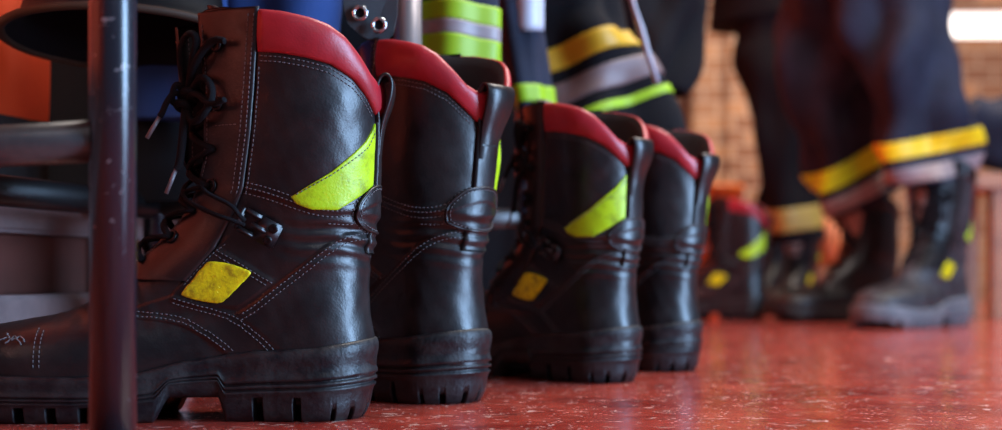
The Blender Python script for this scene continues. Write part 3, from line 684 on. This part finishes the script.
mb.grid(P); so = mb.build('pale_strip', 'band_silver', c); so.modifiers.new('thick', 'SOLIDIFY').thickness = .004
garment('work_coat', 'black bulky coat with a pale diagonal strap, right of the orange striped jacket', 'coat',
        [Vector((.26, 2.2, 1.0)), at(655, -150, 2.2), at(664, 10, 2.16), at(646, 88, 2.13)], [.03, .08, .08, .075, .05], [.03, .06, .06, .06, .05], 'black_cloth', amp=.012, freq=1.3, seed=11)
wc = bpy.data.objects['work_coat']
mb = MB(); mb.tube([at(a, b, 1.64) - wc.location for a, b in ((628, -20), (634, 8), (641, 30), (648, 55), (657, 82))], [.010, .009, .012, .011, .010], seg=12, flat=.35); mb.build('strap', 'band_silver', wc)
garment('hanging_trousers', 'blue trousers hanging under the bench behind the tall laces of the nearest boot', 'trousers',
        [at(178, -70, 1.205), at(178, 0, 1.205), at(176, 60, 1.205), at(175, 120, 1.205)], [.045, .05, .05, .048], [.015, .015, .015, .015], 'blue_cloth', amp=.002, seed=21)
garment('hanging_shirt', 'blue work shirt hanging under the bench behind the red collar of the nearest boot', 'shirt',
        [at(250, -60, 1.25), at(270, -40, 1.23), at(282, -10, 1.22), at(285, 40, 1.22)], [.05, .058, .058, .05], [.03, .03, .03, .03], 'blue_cloth', amp=.003, seed=22)
garment('dark_coat', 'long black coat hanging low behind the bench post at the left', 'coat',
        [at(130, -60, 1.245), at(122, 0, 1.245), at(122, 90, 1.245), at(128, 205, 1.245)], [.06, .066, .072, .074], [.016, .016, .016, .016], 'black_cloth', amp=.002, seed=23)
garment('filler_trousers', 'black trousers added as dark filler, hanging to the floor between the second and third boots', 'trousers',
        [at(500, 25, 1.95), at(505, 60, 1.95), at(508, 140, 1.95), at(508, 320, 1.95)], [.05, .06, .065, .07], [.03, .03, .03, .03], 'black_cloth', amp=.004, seed=24)  # added garment that keeps the gap behind the third boot dark
garment('filler_overalls', 'black overalls added as dark filler, hanging low behind the gap between first and second boots', 'overalls',
        [at(330, -40, 1.40), at(335, 0, 1.38), at(350, 120, 1.38), at(390, 290, 1.38)], [.06, .08, .09, .10], [.03, .03, .03, .03], 'black_cloth', amp=.004, seed=25)  # added under the bench so the space behind the boots is dark
# the free standing rail the bulky coat hangs on
rk = empty('clothes_rack', (.26, 2.2, 0)); tag(rk, 'steel clothes rail standing behind the third and fourth boots, carrying the bulky black coat', 'clothes rack')
for dx in (0.0, -.22):
    mb = MB(); mb.tube([(dx, .10, 0), (dx, .10, 1.04)], .011, seg=16); mb.build('post', 'grey_paint', rk)
    mb = MB(); mb.box(dx - .015, -.05, 0, dx + .015, .25, .02, .003); mb.build('foot', 'grey_paint', rk)
mb = MB(); mb.tube([(-.26, .10, 1.04), (.10, .10, 1.04)], .011, seg=16); mb.build('rail', 'grey_paint', rk)
mb = MB(); mb.tube([(0, .10, 1.045), (0, .07, 1.03), (0, .0, 1.01), (0, 0, .97)], .004, seg=8); mb.build('hook', 'steel', rk)
# webbing flap with two steel grommets
fl = empty('webbing_strap', at(368, -60, 1.06)); tag(fl, 'charcoal strap end with two shiny steel grommets, above the first two boots', 'strap')
O = [(343, -186), (398, -186), (398, -20), (397, 15), (393, 33), (385, 41), (376, 43), (362, 36), (348, 24), (344, 10), (343, -10)]
bm = bmesh.new(); vs_ = [bm.verts.new(at(a, b, 1.06 + .004 * math.sin(a * .07)) - fl.location) for a, b in resample(np.array(O + O[:1], float), 4)[:-1]]
f = bm.faces.new(vs_); r = bmesh.ops.extrude_face_region(bm, geom=[f]); bmesh.ops.translate(bm, verts=[v for v in r['geom'] if isinstance(v, bmesh.types.BMVert)], vec=(0, .005, 0)); bmesh.ops.recalc_face_normals(bm, faces=bm.faces)
me = bpy.data.meshes.new('flap'); bm.to_mesh(me); bm.free(); me.materials.append(MATS['webbing']); o = bpy.data.objects.new('flap', me); COL.objects.link(o); o.parent = fl
mb = MB(); mb.grid([[tuple(at(px, -186, 1.06) - fl.location + Vector((-.05 * k, .01 * k, .002 + .003 * (k == 1)))) for px in (343, 370, 398)] for k in (0, 1, 2)]); mb.build('strap_fold', 'webbing', fl).modifiers.new('thick', 'SOLIDIFY').thickness = .004
for a, b in ((360, 13), (379, 25)):
    mb = MB(); c0 = at(a, b, 1.055) - fl.location; mb.torus(c0, (0, -1, .0), .0052, .0017, ax=1); g = mb.build('grommet', 'steel', fl)
    mb = MB(); mb.lathe(c0, (0, -1, 0), [(.0045, -.0004), (.0001, -.0008)], 20); mb.build('hole', 'black_cloth', g)
# helmet hanging open side down
hc = at(125, 40, 1.10); h = empty('helmet', hc); tag(h, 'black helmet with a brown rim hanging at top left, hollow seen from beneath', 'helmet')
h.rotation_euler = (math.radians(-5), 0, 0); h.scale = (.98, .98, .80)
prof_o = [(.104, 0), (.103, .004), (.088, .012), (.084, .03), (.080, .06), (.066, .09), (.04, .108), (.0005, .115)]; prof_i = [(.100, -.001), (.084, .008), (.079, .03), (.074, .058), (.06, .086), (.035, .102), (.0005, .108)]
mb = MB(); mb.lathe((0, 0, 0), (0, 0, 1), prof_o, 48); mb.build('shell', 'helmet_black', h); mb = MB(); mb.lathe((0, 0, 0), (0, 0, 1), prof_i, 48); mb.build('lining', 'black_cloth', h)
mb = MB(); mb.torus((0, 0, 0), (0, 0, 1), .1015, .0042, 48, 10); mb.build('rim', 'rim_brown', h)
mb = MB(); mb.tube([(0, 0, .112), (0, 0, .187)], .004); mb.build('hanging_loop', 'webbing', h)

# ------------------------------------------------------------------ people
def skin_mesh(name, verts, edges, material, parent, root=0):
    me = bpy.data.meshes.new(name); me.from_pydata([v[0] for v in verts], edges, []); o = bpy.data.objects.new(name, me); COL.objects.link(o); o.parent = parent
    sk = o.modifiers.new('skin', 'SKIN'); sk.use_smooth_shade = True
    for v, (p, r) in zip(me.skin_vertices[0].data, verts): v.radius = (r, r) if not isinstance(r, tuple) else r
    me.skin_vertices[0].data[root].use_root = True
    o.modifiers.new('sub', 'SUBSURF').levels = 1; o.modifiers['sub'].render_levels = 2; me.materials.append(MATS[material]); return o
def person(label, base, hip, legs, face, tr_mat, seed, boot_specs):
    """legs: list of [knee, ankle], all in room coordinates; face = direction the body faces"""
    root = empty('person', base); tag(root, label, 'person'); B = Vector(base); F = Vector(face).normalized(); R = Vector((F.y, -F.x, 0)) ; hp = Vector(hip)
    V = []; E = []
    def v(p, r, par=None):
        V.append((tuple(Vector(p) - B), r)); 
        if par is not None: E.append((par, len(V) - 1))
        return len(V) - 1
    pel = v(hp, .12)
    w = v(hp + Vector((0, 0, .16)), .125, pel); ch = v(hp + Vector((0, 0, .38)), .15, w); nk = v(hp + Vector((0, 0, .54)), .06, ch); v(hp + Vector((0, 0, .60)) + F * .01, .055, nk); hd = v(hp + Vector((0, 0, .69)) + F * .025, .085, len(V) - 1); v(hp + Vector((0, 0, .78)) + F * .015, .07, hd)
    for s in (-1, 1):
        sh = v(hp + Vector((0, 0, .47)) + R * s * .17, .06, ch); el = v(hp + Vector((0, 0, .22)) + R * s * .25 - F * .02, .043, sh); wr = v(hp + Vector((0, 0, .08)) + R * s * .24 + F * .14, .03, el)
        pm = v(hp + Vector((0, 0, .05)) + R * s * .235 + F * .20, .032, wr)
        for k in range(5):
            a = (k - 2) * .016; f1 = v(hp + Vector((0, 0, .035 - abs(k - 2) * .003)) + R * s * (.235 - a) + F * (.25 if k else .22), .009, pm); v(hp + Vector((0, 0, .01)) + R * s * (.235 - a) + F * (.275 if k else .24), .008, f1)
    for (kn, an), s in zip(legs, (-1, 1)):
        th = v(hp.lerp(Vector(kn), .3) + Vector((0, 0, -.02)), .085, pel); k = v(kn, .055, th); a = v(an, .024, k); v(Vector(an) + Vector((0, 0, -.07)), .02, a)
    skin_mesh('body', V, E, 'skin', root)
    # trouser legs, jacket
    for i, (kn, an) in enumerate(legs):
        spec = boot_specs[i]; hem = Vector(an) ; hem.z = spec['hem']
        top = hp + (Vector(kn) - hp) * .12; path = [top - B, hp.lerp(Vector(kn), .55) - B, Vector(kn) - B, Vector(kn).lerp(hem, .55) - B, hem - B]
        r = spec['r']; ra = [.125, .125, r * 1.12, r, r * .97]; ax = spec.get('ax', (1, 0, 0)); kw = dict(amp=spec.get('amp', .006), freq=spec.get('freq', 1.0), seed=seed + i, n=90, tilt=spec.get('tilt', 0), ax=ax)
        t = loft(path, ra, [q * .92 for q in ra], **kw).build('trouser_leg', tr_mat, root, fix=True)
        for nm, m, u0, u1 in spec['bands']: loft(path, ra, [q * .92 for q in ra], u0=u0, u1=u1, off=.004, **kw).build(nm, m, t, fix=True)
        # boot on this foot
        bt = copy_tree(spec['src']); bt.name = 'boot'; bt.parent = root; bt.location = Vector(spec['heel']) - B; bt.rotation_euler = (0, 0, spec['rz']); bt.scale = (spec.get('sc', 1),) * 3
    jp = [hp + Vector((0, 0, -.10)) - B, hp + Vector((0, 0, .1)) - B, hp + Vector((0, 0, .35)) - B, hp + Vector((0, 0, .5)) - B]
    loft(jp, [.20, .19, .20, .10], [.16, .15, .15, .08], amp=.006, seed=seed + 5, ax=tuple(R)).build('jacket', tr_mat, root, fix=True)
    hc_ = hp + Vector((0, 0, .74)) - B; mb = MB(); mb.lathe(tuple(hc_), (0, 0, 1), [(.092, -.02), (.097, .02), (.088, .06), (.05, .095), (.001, .105)], 24); mb.build('hair', 'hair', root)
    return root
# light boots for the far figures: upper + sole + flash only, as one part with sub-parts
def far_boot(src, worn):
    u = [c for c in src.children if c.name.split('.')[0] == 'upper'][0].copy(); COL.objects.link(u); u.parent = None; u.matrix_parent_inverse = Matrix(); u.name = 'boot'
    for c in src.children:
        n = c.name.split('.')[0]
        if n in ('sole', 'collar', 'reflective_flash', 'reflective_badge', 'lace', 'eyelet_facing', 'lining', 'back_strap'):
            k = c.copy(); COL.objects.link(k); k.parent = u; k.matrix_parent_inverse = Matrix()
            if n in ('lace', 'eyelet_facing') : k.name = n
            if n == 'sole' and worn: k.data = k.data.copy(); k.data.materials.clear(); k.data.materials.append(MATS['worn_rubber'])
            if n == 'collar': k.data = k.data.copy(); k.data.materials.clear(); k.data.materials.append(MATS['leather'])
    if worn: u.data = u.data.copy(); u.data.materials.clear(); u.data.materials.append(MATS['worn_leather'])
    return u
fbR = far_boot(bl, True); fbL = far_boot(br, False); fbR2 = far_boot(bl, False)
def g(px, Y, z=0): return Vector(((px - 501) * Y / 1300, Y, z))
person('person standing at right in navy trousers with yellow shin bands and scuffed grey boots', (.84, 2.85, 0), (.78, 2.86, .93),
       [[g(826, 2.97, .54), g(862, 3.0, .12)], [g(912, 2.72, .54), g(929, 2.74, .12)]], (-.8, -.6, 0), 'navy', 31,
       [dict(src=fbL, heel=g(896, 3.02), rz=math.radians(16), hem=.265, r=.094, sc=1.02, tilt=-.025, amp=.013, freq=1.3, bands=[('reflective_band', 'band_bright', .81, .88), ('grey_band', 'band_grey', .91, .965)]),
        dict(src=fbR, heel=g(956, 2.80), rz=math.radians(46), hem=.305, r=.094, sc=1.2, tilt=.0, amp=.012, freq=1.3, bands=[('reflective_band', 'band_yellow', .845, .905), ('grey_band', 'band_grey', .935, .99)])])
person('person further back in black trousers with one dull yellow cuff stripe, left of larger legs', (.75, 3.75, 0), (.80, 3.75, .93),
       [[g(790, 4.0, .52), g(780, 4.05, .12)], [g(785, 3.6, .50), g(797, 3.62, .12)]], (-.5, -.8, 0), 'black_cloth', 41,
       [dict(src=fbL, heel=g(790, 4.1), rz=math.radians(50), hem=.22, r=.08, bands=[]),
        dict(src=fbR2, heel=g(808, 3.70), rz=math.radians(62), hem=.20, r=.078, tilt=0, bands=[('reflective_band', 'band_dull', .86, .95)])])
for o in (fbR, fbL, fbR2):
    for k in list(o.children): bpy.data.objects.remove(k)
    bpy.data.objects.remove(o)

# ------------------------------------------------------------------ far right: low wooden bench with a bag; orange things at the back
wb = empty('wooden_bench', g(1040, 3.2)); tag(wb, 'low orange brown wooden bench at the right edge behind the standing person', 'bench')
l = wb.location
x0 = g(968, 3.15).x; child_box(wb, 'seat', 'wood', x0, 3.1, .315, x0 + .8, 3.4, .35, .004)
for dx in (.05, .70):
    for dy in (.02, .24): child_box(wb, 'leg', 'wood', x0 + dx, 3.1 + dy, 0, x0 + dx + .045, 3.145 + dy, .315, .003)
child_box(wb, 'apron', 'wood', x0 + .05, 3.13, .26, x0 + .75, 3.15, .315, .002)
garment('bag', 'dark navy duffel bag resting on the low wooden bench at the right edge', 'bag', [g(962, 3.25, .50), g(985, 3.25, .46), g(1040, 3.25, .46), g(1080, 3.25, .46)], [.07, .095, .098, .08], [.07, .085, .09, .08], 'navy', amp=.004, seed=51, ax=(0, 0, 1))
bn = empty('bin', g(716, 4.5)); tag(bn, 'orange plastic bin standing behind the blurred far boots', 'bin')
mb = MB(); mb.lathe((0, 0, 0), (0, 0, 1), [(.001, .002), (.075, .002), (.09, .40), (.098, .405), (.098, .42), (.085, .42), (.07, .02), (.001, .02)], 32); mb.build('tub', 'orange_plastic', bn)
mb = MB(); mb.tube([(-.093, 0, .40), (-.09, -.05, .32), (-.05, -.105, .27), (.05, -.105, .27), (.09, -.05, .32), (.093, 0, .40)], .004); mb.build('handle', 'steel', bn)
st = empty('stool', g(832, 4.2)); tag(st, 'short dark wooden stool under the orange sack at the back of the room', 'stool')
sl = st.location; child_box(st, 'seat', 'wood', sl.x - .08, 4.1, .10, sl.x + .08, 4.3, .125, .003)
for dx in (-.07, .05):
    for dy in (.01, .17): child_box(st, 'leg', 'wood', sl.x + dx, 4.1 + dy, 0, sl.x + dx + .02, 4.12 + dy, .10, .002)
garment('sack', 'crumpled orange sack with paler folds sitting between the two standing people', 'sack', [g(836, 4.2, .142), g(832, 4.2, .19), g(830, 4.2, .25), g(826, 4.2, .32)], [.05, .075, .06, .03], [.05, .06, .06, .03], 'orange_cloth', amp=.007, seed=61)
